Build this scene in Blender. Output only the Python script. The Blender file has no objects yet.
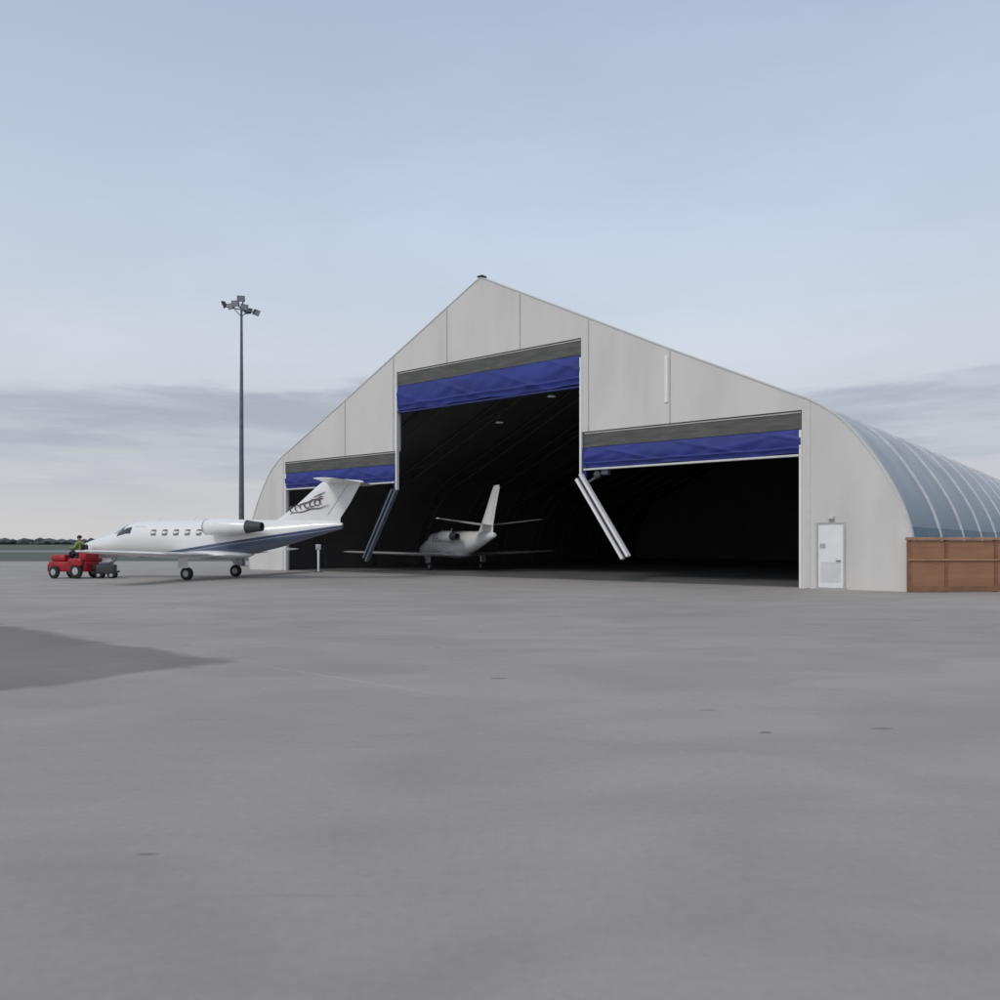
import bpy, bmesh, math, random
from mathutils import Vector, Matrix
R = math.radians
random.seed(7)
S = bpy.context.scene
col = S.collection

# ------------------------------------------------------------------ materials
def nodes_of(name):
    m = bpy.data.materials.new(name); m.use_nodes = True
    nt = m.node_tree
    return m, nt, nt.nodes['Principled BSDF']

def mat(name, c, rough=.6, metal=0., var=.12, scale=3., bump=0., bscale=20., coat=0., emit=0., stretch=(1,1,1), c2=None, c2t=.62, c2w=.05, low=None):
    m, nt, b = nodes_of(name)
    N, L = nt.nodes, nt.links
    tc = N.new('ShaderNodeTexCoord')
    mp = N.new('ShaderNodeMapping'); mp.inputs['Scale'].default_value = stretch
    L.new(tc.outputs['Object'], mp.inputs['Vector'])
    no = N.new('ShaderNodeTexNoise'); no.inputs['Scale'].default_value = scale; no.inputs['Detail'].default_value = 6
    L.new(mp.outputs[0], no.inputs['Vector'])
    mr = N.new('ShaderNodeMapRange'); mr.inputs['From Min'].default_value = .3; mr.inputs['From Max'].default_value = .7
    mr.inputs['To Min'].default_value = 1-var; mr.inputs['To Max'].default_value = 1+var
    L.new(no.outputs['Fac'], mr.inputs['Value'])
    vm = N.new('ShaderNodeVectorMath'); vm.operation = 'SCALE'; vm.inputs[0].default_value = c[:3]
    L.new(mr.outputs[0], vm.inputs['Scale'])
    outc = vm.outputs[0]
    if c2:
        n3 = N.new('ShaderNodeTexNoise'); n3.inputs['Scale'].default_value = scale*1.3; n3.inputs['Detail'].default_value = 8
        mp3 = N.new('ShaderNodeMapping'); mp3.inputs['Scale'].default_value = stretch; mp3.inputs['Location'].default_value = (5,3,9)
        L.new(tc.outputs['Object'], mp3.inputs['Vector']); L.new(mp3.outputs[0], n3.inputs['Vector'])
        r3 = N.new('ShaderNodeMapRange'); r3.inputs[1].default_value = c2t; r3.inputs[2].default_value = c2t+c2w; L.new(n3.outputs['Fac'], r3.inputs[0])
        mx = N.new('ShaderNodeMix'); mx.data_type = 'RGBA'; L.new(r3.outputs[0], mx.inputs[0]); L.new(outc, mx.inputs[6]); mx.inputs[7].default_value = (*c2,1)
        outc = mx.outputs[2]
    if low:   # blends into a second tint towards the foot of the surface: (colour, z0, z1)
        sp = N.new('ShaderNodeSeparateXYZ'); L.new(tc.outputs['Object'], sp.inputs[0])
        r4 = N.new('ShaderNodeMapRange'); L.new(sp.outputs['Z'], r4.inputs[0])
        r4.inputs[1].default_value = low[1]; r4.inputs[2].default_value = low[2]; r4.inputs[3].default_value = 1; r4.inputs[4].default_value = 0
        m4 = N.new('ShaderNodeMix'); m4.data_type = 'RGBA'; L.new(r4.outputs[0], m4.inputs[0]); L.new(outc, m4.inputs[6]); m4.inputs[7].default_value = (*low[0],1)
        outc = m4.outputs[2]
    L.new(outc, b.inputs['Base Color'])
    b.inputs['Roughness'].default_value = rough; b.inputs['Metallic'].default_value = metal
    b.inputs['Coat Weight'].default_value = coat
    if emit:
        b.inputs['Emission Color'].default_value = (*c[:3], 1); b.inputs['Emission Strength'].default_value = emit
    if bump:
        n2 = N.new('ShaderNodeTexNoise'); n2.inputs['Scale'].default_value = bscale; n2.inputs['Detail'].default_value = 4
        L.new(mp.outputs[0], n2.inputs['Vector'])
        bp = N.new('ShaderNodeBump'); bp.inputs['Strength'].default_value = bump; bp.inputs['Distance'].default_value = .1
        L.new(n2.outputs['Fac'], bp.inputs['Height']); L.new(bp.outputs[0], b.inputs['Normal'])
    return m

M = dict(
 wall=mat('wall_fabric', (.67,.65,.62), .75, var=.05, scale=.45, bump=.35, bscale=.8, stretch=(1,1,.25), c2=(.57,.55,.52), c2t=.5, c2w=.3),
 batten=mat('batten', (.46,.45,.44), .6),
 trim=mat('edge_trim', (.63,.62,.60), .6, var=.05),
 shell=mat('shell_fabric', (.43,.45,.475), .55, var=.14, scale=.6, bump=.3, bscale=.8, stretch=(1,1,.5), low=((.22,.27,.33),2.5,6.0)),
 rib=mat('rib_band', (.60,.62,.64), .6),
 skirt=mat('skirt', (.10,.17,.23), .6, var=.3, scale=4),
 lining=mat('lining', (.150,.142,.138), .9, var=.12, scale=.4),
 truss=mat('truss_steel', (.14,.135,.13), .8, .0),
 steel_dark=mat('dark_steel', (.06,.06,.065), .6, .3),
 header=mat('header_grey', (.095,.093,.085), .6, var=.3, scale=1.5, stretch=(.6,1,4), c2=(.17,.12,.085), c2t=.63),
 blue=mat('blue_fabric', (.020,.034,.22), .6, var=.22, scale=.9, bump=.35, bscale=1.6, stretch=(.5,1,1.4)),
 blue_dk=mat('blue_dark', (.02,.03,.14), .5),
 white=mat('white_paint', (.82,.82,.81), .4, var=.04),
 offwhite=mat('offwhite', (.66,.66,.65), .5, var=.06),
 slate=mat('slate_blue', (.11,.13,.18), .5),
 black=mat('black_rubber', (.018,.018,.018), .8),
 alu=mat('aluminium', (.55,.55,.56), .35, .8, var=.08),
 glass=mat('dark_glass', (.05,.055,.065), .15, coat=.4),
 cabin=mat('cabin_glass', (.20,.175,.15), .25, coat=.3),
 jetwhite=mat('jet_white', (.83,.83,.82), .28, coat=.4, var=.03),
 jetgrey=mat('jet_grey', (.42,.43,.45), .35, var=.06),
 mark=mat('tail_mark', (.12,.09,.085), .45, var=.35, scale=6),
 red=mat('red_paint', (.36,.016,.022), .45, var=.3, scale=5),
 darkgrey=mat('dark_grey', (.05,.05,.055), .6),
 galv=mat('galvanised', (.13,.14,.17), .5, .5, var=.15),
 lens=mat('lamp_lens', (.35,.37,.40), .15),
 glow=mat('lamp_glow', (.7,.72,.7), .5, emit=.12),
 wood=mat('brown_board', (.32,.165,.092), .8, var=.14, scale=1.6, bump=.15, bscale=6, stretch=(.5,.5,3)),
 wood_lt=mat('brown_rail', (.38,.22,.13), .75, var=.2, scale=3),
 wood_dk=mat('brown_post', (.24,.12,.068), .8, var=.2, scale=3),
 skin=mat('skin', (.45,.26,.18), .6),
 vest=mat('hi_vis_cloth', (.24,.32,.08), .7, var=.2, scale=12),
 trouser=mat('trouser_cloth', (.02,.025,.035), .8),
 hair=mat('dark_hair', (.02,.015,.012), .8),
 leaf=mat('far_foliage', (.07,.09,.09), .9, var=.3, scale=.05),
)

# ------------------------------------------------------------------ helpers
class MB:
    def __init__(s): s.b = bmesh.new()
    def box(s, c, d, rot=None, bev=0.):
        mtx = Matrix.Translation(Vector(c))
        if rot is not None: mtx = mtx @ rot
        mtx = mtx @ Matrix.Diagonal((d[0], d[1], d[2], 1))
        r = bmesh.ops.create_cube(s.b, size=1, matrix=mtx)
        if bev:
            es = list({e for v in r['verts'] for e in v.link_edges})
            bmesh.ops.bevel(s.b, geom=es, offset=bev, segments=3, affect='EDGES', profile=.5)
        return s
    def box2(s, a, b, bev=0.):
        return s.box([(a[i]+b[i])/2 for i in range(3)], [abs(b[i]-a[i]) for i in range(3)], bev=bev)
    def loft(s, rings, caps=True, closed=True):
        vr = [[s.b.verts.new(p) for p in r] for r in rings]
        n = len(vr[0])
        for a, b in zip(vr, vr[1:]):
            for i in range(n if closed else n-1):
                j = (i+1) % n
                s.b.faces.new((a[i], a[j], b[j], b[i]))
        if caps and closed:
            s.b.faces.new(vr[0][::-1]); s.b.faces.new(vr[-1])
        return s
    def tube(s, p0, p1, r0, r1=None, n=14):
        r1 = r0 if r1 is None else r1
        p0, p1 = Vector(p0), Vector(p1); d = (p1-p0).normalized()
        q = d.to_track_quat('Z', 'Y')
        def ring(p, r): return [p + q @ Vector((r*math.cos(2*math.pi*k/n), r*math.sin(2*math.pi*k/n), 0)) for k in range(n)]
        return s.loft([ring(p0, r0), ring(p1, r1)])
    def lathe(s, base, axis, prof, n=28):
        base = Vector(base); q = Vector(axis).normalized().to_track_quat('Z', 'Y')
        return s.loft([[base + q @ Vector((r*math.cos(2*math.pi*k/n), r*math.sin(2*math.pi*k/n), h)) for k in range(n)] for h, r in prof])
    def path(s, pts, r, n=8):
        for a, b in zip(pts, pts[1:]): s.tube(a, b, r, n=n)
        return s
    def poly(s, pts):
        s.b.faces.new([s.b.verts.new(p) for p in pts]); return s
    def prism(s, pts, ext):
        ext = Vector(ext)
        a = [s.b.verts.new(p) for p in pts]; b = [s.b.verts.new(Vector(p)+ext) for p in pts]
        s.b.faces.new(a); s.b.faces.new(b[::-1])
        for i in range(len(a)):
            j = (i+1) % len(a); s.b.faces.new((a[i], b[i], b[j], a[j]))
        return s
    def build(s, name, m, parent=None, smooth=False):
        bmesh.ops.recalc_face_normals(s.b, faces=s.b.faces)
        me = bpy.data.meshes.new(name); s.b.to_mesh(me); s.b.free()
        me.materials.append(m)
        if smooth:
            me.polygons.foreach_set('use_smooth', [True]*len(me.polygons))
            try: me.set_sharp_from_angle(angle=R(40))
            except Exception: pass
        o = bpy.data.objects.new(name, me); col.objects.link(o)
        if parent: o.parent = parent
        return o

def tag(o, label=None, cat=None, group=None, kind=None):
    if label: o['label'] = label
    if cat: o['category'] = cat
    if group: o['group'] = group
    if kind: o['kind'] = kind
    return o
def thing(name, label, cat, loc=(0,0,0), rz=0, group=None):
    o = bpy.data.objects.new(name, None); col.objects.link(o)
    o.location = loc; o.rotation_euler = (0,0,rz); o.empty_display_size = .3
    return tag(o, label, cat, group)

# ------------------------------------------------------------------ hangar profile
CX, CY = -.975, 40.5
CO, SI = .7808, .6246
HROT = -math.asin(SI)
raw = [(15.4,7.42),(16.0,7.14),(16.67,6.72),(17.25,6.25),(17.85,5.55),(18.57,4.48),(19.22,3.21),(19.58,2.0),(19.62,1.0),(19.5,0)]
def catmull(P, n=4):
    out = []
    for i in range(len(P)-1):
        p0 = P[max(i-1,0)]; p1 = P[i]; p2 = P[i+1]; p3 = P[min(i+2,len(P)-1)]
        for k in range(n):
            t = k/n
            out.append(tuple(.5*((2*p1[j])+(-p0[j]+p2[j])*t+(2*p0[j]-5*p1[j]+4*p2[j]-p3[j])*t*t+(-p0[j]+3*p1[j]-3*p2[j]+p3[j])*t**3) for j in (0,1)))
    out.append(P[-1]); return out
right = [(0,14.93),(.35,14.80),(2.48,13.75),(6.43,11.80),(10.37,9.84),(13.,8.58)] + catmull(raw)
prof = [(-u,h) for u,h in reversed(right)][:-1] + right
def H(u):
    u = abs(u)
    for (a,ha),(b,hb) in zip(right, right[1:]):
        if a <= u <= b: return ha + (hb-ha)*(u-a)/(b-a)
    return 2
def inset(P, d):
    out = []
    for i,(u,h) in enumerate(P):
        a = P[max(i-1,0)]; b = P[min(i+1,len(P)-1)]
        t = Vector((b[0]-a[0], b[1]-a[1])).normalized(); n = Vector((t.y, -t.x))
        out.append((u+n.x*d, max(0,h+n.y*d) if i not in (0,len(P)-1) else 0.0))
    return out

hangar = thing('aircraft_hangar', 'large pale grey fabric hangar with a peaked front, rounded shoulders and three open blue doors', 'hangar', (CX,CY,0), HROT)
OC, OS, ZC, ZS = 5.95, 15.82, 11.0, 6.72
outline = list(prof) + [(OS,0),(OS,ZS),(OC,ZS),(OC,ZC),(-OC,ZC),(-OC,ZS),(-OS,ZS),(-OS,0)]
fw = MB().prism([(u,0,h) for u,h in outline], (0,.30,0)).build('front_wall', M['wall'], hangar)
for u, z0 in ((-10.2,ZS),(-2.25,ZC),(2.48,ZC),(10.37,ZS),(-6.2,ZS),(6.35,ZS),(-16.05,0),(16.05,0)):
    w = .04 if abs(u)<16 else .14
    MB().box2((u-w/2,-.03,z0+.02),(u+w/2,-.002,H(u)-.10)).build('batten', M['batten'] if abs(u)<16 else M['trim'], fw)
MB().box2((10.13,-.05,7.6),(10.29,-.003,9.55)).build('light_strip', M['white'], fw)
o1, o2 = inset(prof,-.03), inset(prof,.03)
e = MB()
e.loft([[(a[0],-.03,a[1]),(b[0],-.03,b[1]),(b[0],-.004,b[1]),(a[0],-.004,a[1])] for a,b in zip(o1,o2)])
e.build('edge_flashing', M['trim'], hangar)
MB().box2((-.17,-.08,14.96),(.17,.3,15.04),bev=.02).build('ridge_cap', M['darkgrey'], hangar)
# outer shell: fabric bays sag a little between the ribs
LEN = 50; BAY = 5
sh = MB(); rings = []
ns = 6
ys = [(.32,0)]
for k in range(int(LEN/BAY)):
    for j in range(1,ns+1):
        t = j/ns; ys.append((.32+BAY*(k+t), .12*math.sin(math.pi*t)))
for yy, sag in ys:
    rings.append([(u,yy,h) for u,h in inset(prof,.06+sag)])
sh.loft(rings, closed=False, caps=False)
shell = sh.build('roof_shell', M['shell'], hangar, smooth=True)
for k in range(0,int(LEN/BAY)+1):
    yy = .32+BAY*k
    a, b = inset(prof,-.01), inset(prof,.09)
    w = .085; y0 = yy-w+(.087 if k==0 else 0)
    MB().loft([[(p[0],y0,p[1]),(p[0],yy+w,p[1]),(q[0],yy+w,q[1]),(q[0],y0,q[1])] for p,q in zip(a,b)]).build('rib', M['rib'], shell)
for s in (-1,1):
    P = inset(right,.035)
    P = [p for p,(u,h) in zip(P,right) if h<2.5]
    MB().loft([[(s*p[0],.6,p[1]),(s*p[0],.32+LEN,p[1]),(s*(p[0]-.05),.32+LEN,p[1]),(s*(p[0]-.05),.6,p[1])] for p in P]).build('side_skirt', M['skirt'], hangar)
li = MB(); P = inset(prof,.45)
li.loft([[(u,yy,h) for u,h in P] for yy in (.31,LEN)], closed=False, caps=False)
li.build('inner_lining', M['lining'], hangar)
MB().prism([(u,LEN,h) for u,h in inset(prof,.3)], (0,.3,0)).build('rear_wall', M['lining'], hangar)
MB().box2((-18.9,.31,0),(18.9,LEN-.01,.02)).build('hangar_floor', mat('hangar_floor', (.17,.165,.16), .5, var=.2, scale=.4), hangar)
for k in range(1,10):
    f = MB(); A, B = inset(prof,.65), inset(prof,1.45); yy = k*5.
    pa = [(u,yy,h) for u,h in A]; pb = [(u,yy,h) for u,h in B]
    f.path(pa,.06,6).path(pb,.05,6)
    for i in range(0,len(pa)-1,2): f.tube(pa[i],pb[i+1],.03,n=5)
    f.build('arch_truss', M['truss'], hangar)
for (u,d,z) in [(-6,9,9.3),(-2,9,10.5),(2.5,9,10.5),(7,9,9),(-4,18,10),(0,18,10.8),(5,18,10),(10,18,7.5),(-3,28,10.5),(3,28,10.5)]:
    c = MB().lathe((u,d,z),(0,0,1),[(0,.28),(.03,.3),(.22,.12),(.5,.03)],16).build('ceiling_light', M['alu'], hangar)
    MB().lathe((u,d,z-.012),(0,0,1),[(0,.24),(.01,.25)],16).build('lamp_lens', M['glow'], c)

def door(u0,u1,ztop,zh,zb,bar,sagamp):
    header = MB().box2((u0,.06,zh),(u1,.26,ztop-.002)).build('door_header', M['header'], hangar)
    MB().box2((u0+.05,.035,ztop-.10),(u1-.05,.058,ztop-.05)).build('header_rail', M['batten'], header)
    L = u1-u0
    nu = int(L*10); nz = 24; m = MB(); verts = []
    rnd = [random.random()*6 for _ in range(8)]
    for j in range(nz+1):
        t = j/nz; row = []
        for i in range(nu+1):
            x = i/nu; u = u0+.03+(L-.06)*x
            belly = .10*math.sin(math.pi*min(1,t*1.05))
            crease = .035*max(0,math.sin(u*.9+rnd[0]+t*4.0))**6 + .03*max(0,math.sin(u*1.7+rnd[1]-t*6))**8 + .012*math.sin(u*5.3+rnd[2]+t*9)
            lip = .05*max(0,1-abs(t-.80)/.06)
            sag = sagamp*(.5-.5*math.cos(2*math.pi*x*2.0+rnd[3]))*t**3 + .018*math.sin(u*2.6+rnd[4])*t**2
            row.append(m.b.verts.new((u, .06-belly-crease-lip, zh-.02+(zb-zh+.02)*t - sag)))
        verts.append(row)
    for a,b in zip(verts,verts[1:]):
        for i in range(nu): m.b.faces.new((a[i],a[i+1],b[i+1],b[i]))
    bk = [[m.b.verts.new((v.co.x,.30,v.co.z)) for v in verts[0]],[m.b.verts.new((v.co.x,.30,v.co.z)) for v in verts[-1]]]
    for i in range(nu):
        m.b.faces.new((bk[0][i],bk[1][i],bk[1][i+1],bk[0][i+1])); m.b.faces.new((verts[-1][i],bk[1][i],bk[1][i+1],verts[-1][i+1]))
    d = m.build('fabric_door', M['blue'], hangar, smooth=True)
    if bar: MB().box2((u0+.03,-.04,zb-.12),(u1-.03,.22,zb-.045)).build('bottom_bar', M['offwhite'], d)
    else: MB().box2((u0+.03,.0,zb-.16),(u1-.03,.26,zb-.08)).build('bottom_bar', M['blue_dk'], d)
door(-OC,OC,ZC,10.25,8.92,False,.05)
door(OC+.12,OS,ZS,6.02,5.10,True,.02)
door(-OS,-OC-.12,ZS,6.02,5.10,True,.02)
for s in (-1,1):
    MB().box2((s*OC-.05,-.06,4.6),(s*OC+.05,.12,ZC-.9)).build('guide_rail', M['white'], hangar)
    MB().box2((s*(OS-.05)-.045,-.03,0),(s*(OS-.05)+.045,.12,ZS-.75)).build('guide_rail', M['white'], hangar)
    MB().box2((s*(OC+.16)-.10,.0,4.65),(s*(OC+.16)+.10,.25,6.0),bev=.02).build('mullion_head', M['blue_dk'], hangar)
def mullion(p0,p1,m1,m2,rail_w):
    p0,p1 = Vector(p0),Vector(p1); d = (p1-p0); z = d.normalized(); y = Vector((0,1,0)); x = y.cross(z).normalized()
    q = Matrix((x,y,z)).transposed().to_4x4()
    base = MB().box((p0+p1)/2+Vector((0,.05,0)),(.16,.12,d.length-.1),q).build('swing_mullion', m2, hangar)
    for s in (-1,1):
        MB().box((p0+p1)/2+x*s*(.083+rail_w/2),(rail_w,.24,d.length-(.12 if s>0 else 0)),q).build('rail', m1, base)
mullion((5.90,-.12,4.72),(8.42,-.25,1.05),M['white'],M['steel_dark'],.12)
mullion((-5.98,-.12,4.6),(-8.2,-.25,.75),M['slate'],M['steel_dark'],.10)
a = MB().tube((6.1,.1,4.35),(7.0,.2,4.85),.06).build('drive_arm', M['slate'], hangar)
MB().box((7.12,.22,4.95),(.34,.3,.42),bev=.04).build('motor_box', M['slate'], a)
MB().lathe((6.85,.0,4.72),(.3,-1,.1),[(0,.16),(.2,.16),(.24,.1)],14).build('gear_drum', M['darkgrey'], a)
# personnel door
fr = MB(); fr.prism([(16.36,-.05,.055),(16.36,-.05,2.46),(17.40,-.05,2.46),(17.40,-.05,.055),(17.33,-.05,.055),(17.33,-.05,2.39),(16.43,-.05,2.39),(16.43,-.05,.055)],(0,.048,0))
pd = MB().box2((16.435,-.03,.055),(17.325,-.004,2.385)).build('entrance_door', M['white'], hangar)
fr.build('door_frame', M['batten'], pd)
MB().box2((16.33,-.12,0),(17.43,-.002,.05)).build('threshold', M['batten'], pd)
MB().box2((16.53,-.037,.25),(17.23,-.031,1.0)).build('door_panel', M['offwhite'], pd)
MB().tube((17.22,-.034,1.05),(17.22,-.1,1.05),.02).tube((17.22,-.1,1.05),(17.08,-.1,1.05),.018).build('handle', M['darkgrey'], pd)
MB().box2((16.5,-.036,1.50),(16.70,-.031,1.68)).build('notice_plate', M['jetgrey'], pd)
MB().box2((16.82,-.2,2.58),(17.02,-.003,2.70),bev=.02).build('wall_lamp', M['offwhite'], hangar)

# ------------------------------------------------------------------ jets
FUS = [(0,1.38,.05,.05),(.08,1.38,.17,.15),(.3,1.39,.29,.26),(.8,1.43,.45,.40),(1.4,1.49,.58,.51),(2.0,1.56,.67,.60),(2.5,1.65,.73,.68),(2.9,1.77,.77,.80),(3.3,1.86,.79,.88),(4.0,1.90,.80,.90),
       (6,1.91,.80,.90),(8,1.93,.80,.89),(9,1.96,.78,.86),(10,2.02,.71,.78),(11,2.12,.59,.66),(12,2.25,.45,.52),(13,2.38,.30,.37),(13.8,2.46,.19,.24),(14.3,2.5,.09,.13)]
def fus(x):
    for a,b in zip(FUS,FUS[1:]):
        if a[0] <= x <= b[0]:
            t = (x-a[0])/(b[0]-a[0]); return [a[i]+(b[i]-a[i])*t for i in (1,2,3)]
    return FUS[-1][1:]
G0 = 7.5
def lx(x): return G0-x
def airfoil(c, th, n=10):
    up = []; lo = []
    for k in range(n+1):
        t = (1-math.cos(math.pi*k/n))/2
        y = 5*th*(.2969*math.sqrt(t)-.126*t-.3516*t*t+.2843*t**3-.1036*t**4)
        up.append((t*c, y*c)); lo.append((t*c,-y*c*.8))
    return up + lo[::-1][1:-1]
def surface(secs, axis):
    m = MB(); rings = []
    for (x,s,z,c,th) in secs:
        if axis=='y': rings.append([(lx(x+a), s, z+b) for a,b in airfoil(c,th)])
        else: rings.append([(lx(x+a), b, z) for a,b in airfoil(c,th)])
    return m.loft(rings)
def fus_mat():
    m, nt, b = nodes_of('jet_livery'); N, L = nt.nodes, nt.links
    tc = N.new('ShaderNodeTexCoord'); sp = N.new('ShaderNodeSeparateXYZ'); L.new(tc.outputs['Object'], sp.inputs[0])
    ma = N.new('ShaderNodeMath'); ma.operation='MULTIPLY_ADD'; L.new(sp.outputs['X'], ma.inputs[0]); ma.inputs[1].default_value=.14; L.new(sp.outputs['Z'], ma.inputs[2])
    mr = N.new('ShaderNodeMapRange'); L.new(ma.outputs[0], mr.inputs[0]); mr.inputs[1].default_value=.8; mr.inputs[2].default_value=2.2
    cr = N.new('ShaderNodeValToRGB'); L.new(mr.outputs[0], cr.inputs[0]); r = cr.color_ramp; r.interpolation='CONSTANT'
    r.elements[0].color=(.12,.15,.22,1); r.elements[1].position=.55; r.elements[1].color=(.83,.83,.82,1)
    for p,c in ((.30,(.09,.12,.20,1)),(.445,(.5,.51,.53,1)),(.46,(.07,.10,.19,1))):
        e = r.elements.new(p); e.color=c
    L.new(cr.outputs[0], b.inputs['Base Color']); b.inputs['Roughness'].default_value=.3; b.inputs['Coat Weight'].default_value=.3
    return m
LIV = fus_mat()
def wheel(parent, c, r, w, name='wheel'):
    c = Vector(c)
    t = MB().lathe(c-Vector((0,w/2,0)),(0,1,0),[(0,r*.6),(0,r*.82),(w*.2,r),(w*.8,r),(w,r*.82),(w,r*.6)],24).build(name, M['black'], parent, True)
    MB().lathe(c-Vector((0,w/2+.012,0)),(0,1,0),[(0,.03),(.012,r*.5),(w+.012,r*.5),(w+.024,.03)],16).build('rim', M['jetgrey'], t, True)
def make_jet(label, loc, rz, ttail, scale=1.):
    J = thing('business_jet', label, 'airplane', loc, rz); J.scale=(scale,)*3
    m = MB(); n = 36
    xs = sorted(set([f[0] for f in FUS]+[i*.25 for i in range(1,57)])); rings=[]
    for x in xs:
        zc,hw,hh = fus(x); rings.append([(lx(x), hw*math.cos(2*math.pi*k/n), zc+hh*math.sin(2*math.pi*k/n)) for k in range(n)])
    body = m.loft(rings).build('fuselage', LIV if ttail else M['jetwhite'], J, True)
    m = MB(); rings=[]
    for i in range(13):
        t=i/12; x=5.6+4.2*t; k=math.sin(math.pi*t)**.5 if 0<t<1 else .05
        rings.append([(lx(x), .86*k*math.cos(2*math.pi*a/20), 1.16+.26*k*math.sin(2*math.pi*a/20)) for a in range(20)])
    m.loft(rings).build('wing_fairing', M['jetwhite'] if ttail else M['jetgrey'], J, True)
    for s in (-1,1):
        for xw in (4.85,5.47,6.09,6.71,7.33):
            pts=[]
            for a in range(24):
                t=2*math.pi*a/24; ca,sa=math.cos(t),math.sin(t)
                px=xw+.15*math.copysign(abs(ca)**.4,ca); pz=2.20+.15*math.copysign(abs(sa)**.4,sa)
                zc,hw,hh=fus(px); yy=hw*math.sqrt(max(0,1-((pz-zc)/hh)**2))+.006
                pts.append((lx(px),s*yy,pz))
            MB().poly(pts).build('cabin_window', M['cabin'], body)
        def patch(x0,x1,a0,a1,b0,b1,name,mt,off=.008):
            g=MB(); V=[]
            for i in range(7):
                t=i/6; x=x0+(x1-x0)*t; zc,hw,hh=fus(x); row=[]
                for j in range(7):
                    lo=a0+(b0-a0)*t; hi=a1+(b1-a1)*t; aa=R(lo+(hi-lo)*j/6)
                    row.append(g.b.verts.new((lx(x),s*(hw+off)*math.cos(aa),zc+(hh+off)*math.sin(aa))))
                V.append(row)
            for p,q in zip(V,V[1:]):
                for j in range(6): g.b.faces.new((p[j],p[j+1],q[j+1],q[j]))
            return g.build(name,mt,body,True)
        patch(2.45,3.05,48,85,38,86,'windshield',M['glass'])
        patch(2.75,3.55,22,38,18,42,'cockpit_window',M['glass'])
    pts=[]
    for px,pz in ((3.72,1.25),(4.25,1.25),(4.25,2.5),(3.72,2.5)):
        zc,hw,hh=fus(px); pts.append((lx(px),hw*math.sqrt(max(0,1-((pz-zc)/hh)**2))+.01,pz))
    MB().path(pts+[pts[0]],.01,5).build('door_seam', M['jetgrey'], body)
    for s in (-1,1):
        w = surface([(5.7,0,1.08,3.1,.13),(5.95,s*.9,1.10,2.65,.13),(6.2,s*3.0,1.17,2.1,.125),(6.8,s*7.7,1.36,1.25,.12),(7.0,s*8.05,1.38,.8,.09)],'y').build('wing', M['jetwhite'], J, True)
        MB().poly([(lx(8.02),s*1.2,1.205),(lx(8.45),s*1.2,1.15),(lx(8.15),s*4.2,1.245),(lx(7.8),s*4.2,1.30)]).build('flap', M['jetgrey'], w)
        MB().tube((lx(6.95),s*8.07,1.38),(lx(7.5),s*8.07,1.38),.05,.02,8).build('wingtip_light', M['alu'], w)
        k=.86; yc=s*1.30; zc=2.44; X0=8.05
        e = MB().lathe((lx(X0),yc,zc),(-1,0,0),[(.12,.26*k),(.0,.36*k),(.06,.42*k),(.5,.47*k),(1.2,.46*k),(1.9,.38*k),(2.35,.30*k),(2.35,.24*k),(2.1,.22*k)],28).build('engine', M['jetwhite'], J, True)
        MB().lathe((lx(X0+.08),yc,zc),(-1,0,0),[(0,.05),(.12,.33*k),(.16,.33*k)],20).build('intake_fan', M['darkgrey'], e, True)
        MB().lathe((lx(X0-.015),yc,zc),(-1,0,0),[(0,.37*k),(.03,.40*k),(.10,.435*k),(.1,.40*k),(.03,.34*k)],28).build('intake_lip', M['alu'], e, True)
        MB().lathe((lx(X0+2.15),yc,zc),(-1,0,0),[(0,.36*k),(.35,.29*k),(.75,.24*k),(.76,.21*k),(.2,.2*k)],20).build('exhaust_nozzle', M['darkgrey'], e, True)
        MB().box((lx(9.2),s*.90,2.36),(1.7,.55,.12),bev=.05).build('engine_pylon', M['jetgrey'], J)
        st = MB().tube((lx(7.45),s*2.0,1.2),(lx(7.5),s*2.0,.36),.06).tube((lx(7.5),s*2.0,.36),(lx(7.62),s*2.0,.30),.05).tube((lx(7.15),s*1.95,1.15),(lx(7.5),s*2.0,.6),.03).build('main_gear', M['alu'], J, True)
        wheel(st,(lx(7.55),s*2.0,.30),.30,.2)
        MB().box((lx(7.5),s*2.22,.82),(.5,.025,.52),bev=.01).build('gear_door', M['jetwhite'] if ttail else M['jetgrey'], J)
    st = MB().tube((lx(1.9),0,1.25),(lx(1.85),0,.26),.05).tube((lx(2.4),0,1.2),(lx(1.87),0,.6),.03).build('nose_gear', M['alu'], J, True)
    wheel(st,(lx(1.85),0,.23),.23,.15)
    MB().box((lx(1.7),.2,.95),(.7,.02,.3)).build('gear_door', M['jetwhite'], J)
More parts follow.
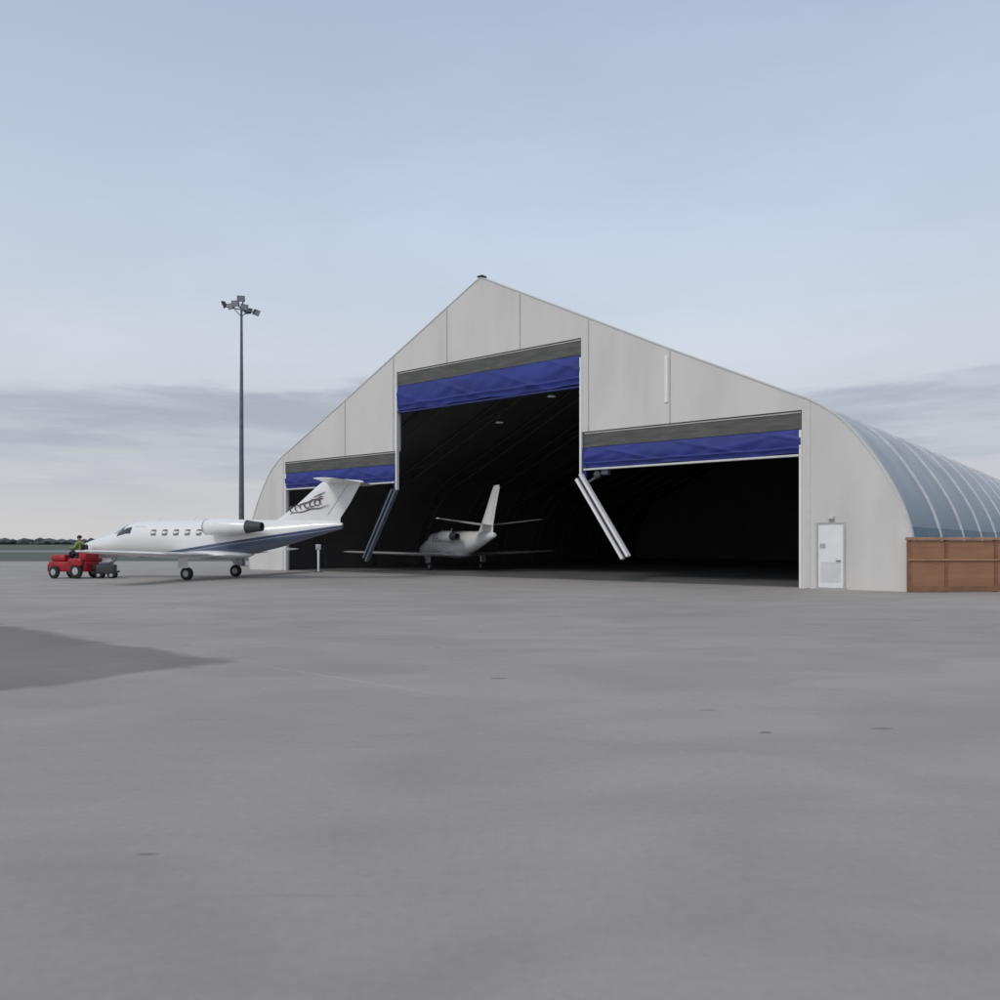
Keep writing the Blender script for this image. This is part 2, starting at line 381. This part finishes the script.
    if ttail:
        fin = surface([(10.2,0,2.45,4.0,.05),(11.1,0,2.85,3.1,.085),(12.1,0,3.55,2.6,.08),(13.15,0,4.42,2.05,.08),(13.3,0,4.52,1.85,.05)],'z').build('fin', M['jetwhite'], J, True)
        for s in (-1,1):
            MB().path([(lx(13.6),s*.075,3.0),(lx(14.6),s*.055,4.38)],.010,5).build('rudder_seam', M['jetgrey'], fin)
            dm = MB(); rs = random.Random(5)
            def stroke(pts, w):
                L_=[]
                for i,(x,z) in enumerate(pts):
                    a=pts[max(i-1,0)]; b=pts[min(i+1,len(pts)-1)]; t=Vector((b[0]-a[0],b[1]-a[1])).normalized(); ww=w*(.35+math.sin(math.pi*(i+.5)/len(pts)))
                    L_.append(((x-t.y*ww,z+t.x*ww),(x+t.y*ww,z-t.x*ww)))
                for p,q in zip(L_,L_[1:]):
                    dm.poly([(lx(v[0]),s*.138,v[1]) for v in (p[0],p[1],q[1],q[0])])
            for k in range(7):
                x0=11.85+.25*k; z0=3.14+.06*k
                stroke([(x0+.12*math.cos(R(a))*(1+.3*rs.random()), z0+.13+.13*math.sin(R(a))) for a in range(rs.randint(0,90), rs.randint(260,360), 25)], .026)
            stroke([(11.7+.18*i, 3.04+.035*i+.03*math.sin(i*1.3)) for i in range(12)], .024)
            stroke([(12.3+.14*i, 3.50+.045*i+.03*math.sin(i*2.)) for i in range(9)], .024)
            stroke([(12.9+.12*i, 3.80+.05*i) for i in range(6)], .02)
            dm.build('tail_marking', M['mark'], fin)
        for s in (-1,1):
            surface([(13.55,0,4.50,1.65,.09),(13.75,s*1.2,4.50,1.35,.09),(14.0,s*2.3,4.50,1.0,.08)],'y').build('tailplane', M['jetwhite'], J, True)
        MB().lathe((lx(13.3),0,4.50),(-1,0,0),[(0,.02),(.3,.10),(1.2,.13),(1.9,.06),(2.05,.02)],14).build('tail_bullet', M['jetwhite'], J, True)
    else:
        fin = surface([(11.4,0,2.5,2.6,.06),(12.0,0,3.1,2.0,.10),(12.9,0,4.2,1.5,.10),(13.9,0,5.5,1.1,.10),(14.15,0,5.72,.8,.06)],'z').build('fin', M['jetwhite'], J, True)
        for s in (-1,1):
            MB().path([(lx(13.6),s*.05,3.1),(lx(14.75),s*.035,5.5)],.010,5).build('rudder_seam', M['jetgrey'], fin)
            surface([(12.5,0,3.15,1.4,.11),(12.9,s*1.8,3.34,1.1,.11),(13.3,s*3.7,3.56,.7,.09)],'y').build('tailplane', M['jetwhite'], J, True)
    MB().tube((lx(4.6),0,2.79),(lx(4.75),0,3.0),.02).build('antenna', M['jetwhite'], J)
    MB().tube((lx(6.5),0,2.8),(lx(6.7),0,3.02),.03).build('antenna', M['jetwhite'], J)
    return J
make_jet('white twin engine business jet with dark blue-grey belly parked outside beside the red tow tractor', (-13.85,39,0), R(166), True)
make_jet('white jet parked inside the dark hangar with its slim upright tail towards the opening', (-2.75,50.6,0), R(115), False, .86)

# ------------------------------------------------------------------ people helper
def skin_mesh(name, verts, edges, mt, parent, sub=2):
    me = bpy.data.meshes.new('tmp'); me.from_pydata([v[0] for v in verts], edges, [])
    ob = bpy.data.objects.new('tmp', me); col.objects.link(ob)
    ob.modifiers.new('s','SKIN')
    if not me.skin_vertices: 
        bm = bmesh.new(); bm.from_mesh(me); bm.verts.layers.skin.verify(); bm.to_mesh(me); bm.free()
    for i,v in enumerate(verts):
        me.skin_vertices[0].data[i].radius = (v[1], v[1]); me.skin_vertices[0].data[i].use_root = (i==0)
    sb = ob.modifiers.new('u','SUBSURF'); sb.levels = sub; sb.render_levels = sub
    dg = bpy.context.evaluated_depsgraph_get(); dg.update()
    m2 = bpy.data.meshes.new_from_object(ob.evaluated_get(dg)); bpy.data.objects.remove(ob)
    m2.materials.clear(); m2.materials.append(mt); m2.name = name
    m2.polygons.foreach_set('use_smooth',[True]*len(m2.polygons))
    o = bpy.data.objects.new(name, m2); col.objects.link(o)
    if parent: o.parent = parent
    return o
def person(label, loc, rz):
    P = thing('person', label, 'person', loc, rz)
    V=[((0,0,0),.14),((.01,0,.18),.12),((.03,0,.38),.145),((.03,0,.50),.10),((.04,0,.57),.055),((.06,0,.64),.085),((.065,0,.72),.10),((.06,0,.80),.075)]
    E=[(i,i+1) for i in range(7)]
    def add(p,r,par): V.append((p,r)); E.append((par,len(V)-1)); return len(V)-1
    add((.175,0,.67),.015,6)
    for s in (-1,1):
        sh_=add((.03,s*.18,.47),.06,3); el=add((.12,s*.27,.23),.045,sh_); wr=add((.36,s*.20,.24),.028,el); pa=add((.43,s*.19,.25),.036,wr)
        for k,(dy,l) in enumerate(((-.03,.06),(-.01,.075),(.01,.07),(.03,.055))):
            a=add((.47,s*.19+dy,.26),.010,pa); b=add((.47+l*.5,s*.19+dy,.245),.009,a); add((.47+l*.4,s*.19+dy,.215),.008,b)
        t=add((.42,s*.145,.255),.011,pa); add((.46,s*.13,.25),.010,t)
        hp=add((.03,s*.10,-.02),.095,0); kn=add((.43,s*.14,.03),.065,hp); an=add((.50,s*.14,-.38),.045,kn); add((.63,s*.14,-.43),.04,an)
    skin_mesh('body',V,E,M['skin'],P)
    skin_mesh('jacket',[((0,0,.02),.175),((.01,0,.18),.165),((.03,0,.38),.19),((.03,0,.50),.12),((.035,0,.54),.08),((.03,.18,.47),.09),((.12,.27,.23),.07),((.32,.215,.237),.055),((.03,-.18,.47),.09),((.12,-.27,.23),.07),((.32,-.215,.237),.055)],
        [(0,1),(1,2),(2,3),(3,4),(3,5),(5,6),(6,7),(3,8),(8,9),(9,10)],M['vest'],P)
    skin_mesh('trousers',[((0,0,0),.155),((.03,.10,-.02),.115),((.43,.14,.03),.085),((.49,.14,-.32),.065),((.03,-.10,-.02),.115),((.43,-.14,.03),.085),((.49,-.14,-.32),.065)],
        [(0,1),(1,2),(2,3),(0,4),(4,5),(5,6)],M['trouser'],P)
    for s in (-1,1): skin_mesh('boot',[((.50,s*.14,-.36),.06),((.51,s*.14,-.43),.055),((.65,s*.14,-.44),.048)],[(0,1),(1,2)],M['black'],P)
    MB().lathe((.055,0,.72),(0,0,1),[(0,.108),(.05,.112),(.09,.095),(.12,.05),(.13,.01)],16).build('hair',M['hair'],P,True)
    return P

# ------------------------------------------------------------------ tow tractor
TX,TY = -20.6,39.35
T = thing('tow_tractor','small red airport tow tractor with black wheels under the jet nose','tractor',(TX,TY,0),R(170))
T.scale=(.92,1,1.1)
MB().box2((-1.05,-.55,.30),(1.1,.55,.74),bev=.05).build('chassis',M['red'],T,True)
MB().box2((.20,-.46,.745),(1.06,.46,1.04),bev=.09).build('bonnet',M['red'],T,True)
MB().box2((-1.05,-.5,.745),(-.62,.5,1.18),bev=.07).build('rear_cowl',M['red'],T,True)
for s in (-1,1):
    MB().box2((-1.0,s*.56,.55),(-.22,s*.78,.88),bev=.06).build('fender',M['red'],T,True)
    wheel(T,(-.62,s*.64,.33),.33,.2); wheel(T,(.70,s*.60,.28),.28,.18)
    MB().lathe((1.05,s*.28,.88),(1,0,0),[(0,.08),(.03,.08),(.04,.05)],14).build('headlight',M['lens'],T)
MB().box2((-.60,-.25,.75),(-.12,.25,.98),bev=.05).box((-.57,0,1.22),(.1,.45,.5),bev=.04).build('seat',M['black'],T,True)
stw = MB().tube((.25,0,1.0),(.08,0,1.24),.03).build('steering_column',M['darkgrey'],T)
sw = MB(); c0=Vector((.06,0,1.26)); q=Vector((-.55,0,.8)).to_track_quat('Z','Y')
sw.path([c0+q@Vector((.19*math.cos(a*math.pi/10),.19*math.sin(a*math.pi/10),0)) for a in range(21)],.016,6); sw.tube(c0+q@Vector((-.18,0,0)),c0+q@Vector((.18,0,0)),.012)
sw.build('steering_wheel',M['black'],stw)
MB().box2((1.11,-.5,.30),(1.2,.5,.62),bev=.03).build('bumper',M['darkgrey'],T,True)
MB().tube((-.95,.35,1.15),(-.95,.35,1.5),.03).build('exhaust_pipe',M['darkgrey'],T)
MB().box2((-1.25,-.12,.4),(-1.06,.12,.52)).build('hitch',M['darkgrey'],T)
person('person in a yellow-green jacket seated at the wheel of the red tow tractor',(TX+.30,TY-.05,1.23),R(170))
a=Vector((TX+1.1,TY-.2,.50)); b=Vector((-19.1,40.20,.28))
tb = thing('tow_bar','short dark tow bar joining the red tractor to the nose wheel of the jet','tow bar',(a.x,a.y,0),0)
o=Vector((a.x,a.y,0))
MB().tube(a-o,b-o,.06).build('bar',M['darkgrey'],tb,True)
MB().box(b-o,(.34,.5,.10),bev=.02).build('tow_head',M['darkgrey'],tb)
gp = thing('power_cart','low dark ground power cart under the jet nose, right of the red tractor','cart',(-18.95,39.1,0),R(12))
MB().box2((-.42,-.28,.22),(.42,.28,.66),bev=.06).build('cabinet',M['darkgrey'],gp,True)
MB().box2((-.30,-.2,.665),(.22,.2,.78),bev=.03).build('control_box',M['slate'],gp,True)
for sx in (-.28,.28):
    for sy in (-.28,.28): wheel(gp,(sx,sy,.16),.16,.09)
MB().path([(-.42,0,.45),(-.62,0,.70),(-.62,.16,.70)],.02).build('handle',M['darkgrey'],gp)

# ------------------------------------------------------------------ bollard
B = thing('bollard','white post with a wider top standing at the left hangar door under the jet tail','post',(-10.55,47.2,0),0)
MB().tube((0,0,.04),(0,0,1.3),.06,.07).build('post',M['white'],B,True)
MB().box2((-.16,-.08,1.3),(.16,.08,1.62),bev=.04).build('cap',M['jetgrey'],B,True)
MB().box2((-.2,-.2,0),(.2,.2,.04)).build('base_plate',M['galv'],B)

# ------------------------------------------------------------------ light mast
LM = thing('light_mast','tall slender apron floodlight mast standing left of the hangar behind the jet','floodlight mast',(-19.1,60,0),0)
m=MB(); m.loft([[(r*math.cos(2*math.pi*k/12),r*math.sin(2*math.pi*k/12),z) for k in range(12)] for z,r in ((0,.22),(6,.18),(13,.13),(19.2,.08))]); m.build('pole',M['galv'],LM,True)
MB().lathe((0,0,0),(0,0,1),[(0,.42),(.05,.42),(.06,.27),(.35,.27)],16).build('base_flange',M['galv'],LM)
cr=MB(); cr.tube((-1.15,0,19.15),(1.0,0,18.75),.045); cr.tube((0,-.9,19.0),(0,.9,19.0),.045); cr.tube((0,0,18.9),(.15,0,19.7),.05); cr.tube((-.5,0,18.95),(0,0,18.4),.03); cr.tube((.5,0,18.85),(0,0,18.4),.03)
cr.build('crossarm',M['galv'],LM)
for (x,y,z,ax,ay) in ((-1.15,0,19.4,-1,-.3),(-.6,-.1,19.2,-.6,-1),(.05,-.2,19.75,.2,-1),(.15,.8,19.2,.3,1),(.35,-.75,18.95,.8,-1),(.95,0,18.8,1,-.4),(-.05,-.85,19.2,-.2,-1)):
    d=Vector((ax,ay,-.55)).normalized(); qq=d.to_track_quat('Z','Y').to_matrix().to_4x4(); k=.82
    f=MB(); rr=[]
    for hgt,w,h in ((0,.16,.13),(.10,.26,.2),(.30,.34,.26),(.34,.34,.26)):
        rr.append([Vector((x,y,z))+qq.to_3x3()@Vector((a*w*k,b*h*k,hgt*k)) for a,b in ((-1,-1),(1,-1),(1,1),(-1,1))])
    f.loft(rr); fo=f.build('floodlight',M['darkgrey'],LM)
    MB().box(Vector((x,y,z))+d*.29,(.50,.36,.015),qq).build('lamp_lens',M['lens'],fo)
    MB().tube((x,y,z),(x*.85,y*.85,z-.22),.03,n=6).build('bracket',M['galv'],fo)

# ------------------------------------------------------------------ timber fence, right
F = thing('timber_fence','orange-brown horizontal board fence beside the right end of the hangar','fence',(14.15,28.05,0),R(2))
L=13.; x=0; k=0
while x < L:
    w=1.75 if k else 1.3
    MB().box2((x+.06,0,.16),(x+w-.06,.05,1.10)).box2((x+.06,.006,1.14),(x+w-.06,.056,1.78)).build('board_panel',M['wood'],F)
    MB().box2((x-.05,-.02,0),(x+.05,.10,1.80)).build('post',M['wood_dk'],F)
    x+=w; k+=1
MB().box2((-.08,-.08,1.803),(L,.14,1.90),bev=.01).build('top_rail',M['wood_lt'],F)
MB().box2((-.06,-.06,1.09),(L,-.022,1.15)).build('middle_rail',M['wood_lt'],F)
MB().box2((-.06,-.06,.03),(L,-.022,.20)).build('bottom_rail',M['wood_dk'],F)

# ------------------------------------------------------------------ setting
def ground_mat():
    m, nt, b = nodes_of('apron_concrete'); N, L = nt.nodes, nt.links
    def math_(op,a,bb=None,c=None):
        n=N.new('ShaderNodeMath'); n.operation=op
        for i,v in enumerate((a,bb,c)):
            if v is None: continue
            if isinstance(v,(int,float)): n.inputs[i].default_value=v
            else: L.new(v,n.inputs[i])
        return n.outputs[0]
    tc=N.new('ShaderNodeTexCoord')
    def noise(scale,det=6,st=(1,1,1),rough=.5,rot=0,dist=0):
        mp=N.new('ShaderNodeMapping'); mp.inputs['Scale'].default_value=st; mp.inputs['Rotation'].default_value=(0,0,rot); L.new(tc.outputs['Object'],mp.inputs[0])
        n=N.new('ShaderNodeTexNoise'); n.inputs['Scale'].default_value=scale; n.inputs['Detail'].default_value=det; n.inputs['Roughness'].default_value=rough; n.inputs['Distortion'].default_value=dist
        L.new(mp.outputs[0],n.inputs['Vector']); return n.outputs['Fac']
    def rng(v,a,bb,c,d,smooth=True):
        n=N.new('ShaderNodeMapRange'); n.interpolation_type='SMOOTHSTEP' if smooth else 'LINEAR'
        L.new(v,n.inputs[0]); n.inputs[1].default_value=a; n.inputs[2].default_value=bb; n.inputs[3].default_value=c; n.inputs[4].default_value=d; return n.outputs[0]
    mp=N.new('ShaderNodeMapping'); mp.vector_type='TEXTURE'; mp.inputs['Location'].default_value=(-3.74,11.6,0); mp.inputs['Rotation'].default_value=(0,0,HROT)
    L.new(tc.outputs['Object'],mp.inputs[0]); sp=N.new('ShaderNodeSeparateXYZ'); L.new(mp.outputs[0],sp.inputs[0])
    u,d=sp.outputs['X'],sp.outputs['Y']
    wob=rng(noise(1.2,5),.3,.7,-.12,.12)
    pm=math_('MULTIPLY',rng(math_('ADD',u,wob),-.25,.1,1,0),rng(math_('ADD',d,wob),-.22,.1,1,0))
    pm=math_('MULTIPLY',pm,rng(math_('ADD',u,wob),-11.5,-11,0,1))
    big=rng(noise(.10,4,(1,1,1)),.3,.7,.93,1.07)
    mid=rng(noise(.38,5,(1,1.8,1),.5,.3,.8),.3,.7,.93,1.07)
    fine=rng(noise(14,8,(1,1,1),.7),.25,.75,.95,1.05)
    streak=rng(noise(.8,5,(.25,1,1),.6,HROT+.05,.3),.55,.75,1,.93)
    spots=rng(noise(3.2,2,(.5,1.3,1),.3,.2),.765,.785,1,.6)
    pale=rng(noise(.28,4,(.35,1.4,1),.5,-.15,.5),.56,.70,1,1.07)
    v=big
    for k in (mid,fine,streak,spots,pale): v=math_('MULTIPLY',v,k)
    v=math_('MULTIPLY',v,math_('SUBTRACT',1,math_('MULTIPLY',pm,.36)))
    dd=math_('ABSOLUTE',math_('ADD',d,math_('MULTIPLY',wob,.1)))
    j=math_('MULTIPLY',rng(dd,.015,.045,1,0),math_('MULTIPLY',rng(u,.3,1.2,0,1),rng(u,3.2,4.2,1,0)))
    v=math_('ADD',v,math_('MULTIPLY',j,.14))
    sc1=rng(noise(1.6,2,(.12,2.2,1),.3,.25),.73,.75,0,1)
    v=math_('SUBTRACT',v,math_('MULTIPLY',sc1,.10))
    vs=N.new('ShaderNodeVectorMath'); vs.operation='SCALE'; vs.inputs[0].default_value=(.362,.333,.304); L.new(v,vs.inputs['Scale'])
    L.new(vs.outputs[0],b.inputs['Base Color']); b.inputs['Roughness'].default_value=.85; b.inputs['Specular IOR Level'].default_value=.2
    bp=N.new('ShaderNodeBump'); bp.inputs['Strength'].default_value=.2; bp.inputs['Distance'].default_value=.02; L.new(fine,bp.inputs['Height']); L.new(bp.outputs[0],b.inputs['Normal'])
    return m
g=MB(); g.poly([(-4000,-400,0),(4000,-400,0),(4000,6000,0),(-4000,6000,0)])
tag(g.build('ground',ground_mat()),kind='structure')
grass=mat('grass_field',(.085,.105,.075),.95,var=.3,scale=.06)
tag(MB().poly([(-4000,76,.006),(-24,76,.006),(-24,112,.006),(4000,112,.006),(4000,5990,.006),(-4000,5990,.006)]).build('grass_field',grass),kind='structure')
tag(MB().poly([(-3990,150,.011),(3990,150,.011),(3990,185,.011),(-3990,185,.011)]).build('taxiway',mat('taxiway',(.24,.24,.24),.8,scale=.05)),kind='structure')
w=MB()
for k in range(900):
    x=-1500+3000*random.random(); yy=880+random.random()*60; h=2.5+3.5*random.random()*(1+.5*math.sin(x*.01)); rr=4+7*random.random()
    mtx=Matrix.Translation((x,yy,h*.45))@Matrix.Diagonal((rr,rr,h*.6,1))
    r=bmesh.ops.create_icosphere(w.b,subdivisions=1,radius=1,matrix=mtx)
    for v in r['verts']: v.co += Vector((random.uniform(-1,1),random.uniform(-1,1),random.uniform(-.6,.6)))
tag(w.build('distant_woods',M['leaf']),'low dark line of distant woods on the horizon beyond the airfield','woods',kind='stuff')

# ------------------------------------------------------------------ world
W=bpy.data.worlds.new('World'); S.world=W; W.use_nodes=True; nt=W.node_tree; N,L=nt.nodes,nt.links
bg=N['Background']
sky=N.new('ShaderNodeTexSky'); sky.sky_type='NISHITA'; sky.sun_disc=False; SE,SR=R(42),R(215); sky.sun_elevation=SE; sky.sun_rotation=SR; sky.air_density=1.2; sky.dust_density=2.5
sc=N.new('ShaderNodeVectorMath'); sc.operation='SCALE'; sc.inputs['Scale'].default_value=.10; L.new(sky.outputs[0],sc.inputs[0])
tc=N.new('ShaderNodeTexCoord'); sp=N.new('ShaderNodeSeparateXYZ'); L.new(tc.outputs['Generated'],sp.inputs[0])
def wn(scale,st,det=5,rough=.5,loc=(0,0,0)):
    mp=N.new('ShaderNodeMapping'); mp.inputs['Scale'].default_value=st; mp.inputs['Location'].default_value=loc; L.new(tc.outputs['Generated'],mp.inputs[0])
    n=N.new('ShaderNodeTexNoise'); n.inputs['Scale'].default_value=scale; n.inputs['Detail'].default_value=det; n.inputs['Roughness'].default_value=rough; L.new(mp.outputs[0],n.inputs['Vector']); return n.outputs['Fac']
def wm(op,a,b=None,c=None):
    n=N.new('ShaderNodeMath'); n.operation=op
    for i,v in enumerate((a,b,c)):
        if v is None: continue
        if isinstance(v,(int,float)): n.inputs[i].default_value=v
        else: L.new(v,n.inputs[i])
    return n.outputs[0]
def wr(v,a,b,c,d):
    n=N.new('ShaderNodeMapRange'); n.interpolation_type='SMOOTHSTEP'; L.new(v,n.inputs[0])
    for i,x in enumerate((a,b,c,d)): n.inputs[i+1].default_value=x
    return n.outputs[0]
ramp=N.new('ShaderNodeValToRGB'); L.new(sp.outputs['Z'],ramp.inputs[0]); r=ramp.color_ramp
r.elements[0].position=0; r.elements[0].color=(.66,.645,.64,1); r.elements[1].position=1; r.elements[1].color=(.46,.50,.58,1)
for p,c in ((.06,(.64,.64,.66,1)),(.12,(.61,.64,.69,1)),(.22,(.65,.70,.78,1)),(.35,(.56,.655,.80,1)),(.55,(.44,.54,.70,1))):
    e=r.elements.new(p); e.color=c
zn=wm('ADD',sp.outputs['Z'],wm('MULTIPLY',wm('SUBTRACT',wn(2.6,(1,1,5),6,.6),.5),.17))
band=wm('MULTIPLY',wr(zn,.170,.195,.95,0),wr(sp.outputs['Z'],.01,.13,.12,1))
band=wm('MULTIPLY',band,wr(wn(3.2,(1,1,9),6,.62,(3,1,0)),.35,.62,.3,1))
mix=N.new('ShaderNodeMix'); mix.data_type='RGBA'; L.new(band,mix.inputs[0]); L.new(ramp.outputs[0],mix.inputs[6]); mix.inputs[7].default_value=(.42,.46,.54,1)
hz=wr(wn(2.0,(1,1,2.5),6,.6,(7,2,0)),.35,.7,.965,1.045)
v2=N.new('ShaderNodeVectorMath'); v2.operation='SCALE'; L.new(mix.outputs[2],v2.inputs[0]); L.new(hz,v2.inputs['Scale'])
mix2=N.new('ShaderNodeMix'); mix2.data_type='RGBA'; mix2.inputs[0].default_value=.92; L.new(sc.outputs[0],mix2.inputs[6]); L.new(v2.outputs[0],mix2.inputs[7])
L.new(mix2.outputs[2],bg.inputs[0]); bg.inputs[1].default_value=1.0
sd=bpy.data.lights.new('sun','SUN'); sd.energy=1.15; sd.angle=R(16); sd.color=(1,.95,.88)
so=bpy.data.objects.new('sun',sd); col.objects.link(so)
dirv=Vector((math.sin(SR)*math.cos(SE),math.cos(SR)*math.cos(SE),math.sin(SE)))
so.rotation_euler=dirv.to_track_quat('Z','Y').to_euler()

# ------------------------------------------------------------------ camera
cd=bpy.data.cameras.new('camera'); cam=bpy.data.objects.new('camera',cd); col.objects.link(cam)
cam.location=(0,0,1.7); cam.rotation_euler=(R(90),0,0); cd.sensor_width=36; cd.lens=.812*36; cd.shift_y=.043; cd.clip_end=10000
S.camera=cam
S.view_settings.view_transform='Standard'; S.view_settings.look='None'; S.view_settings.exposure=0
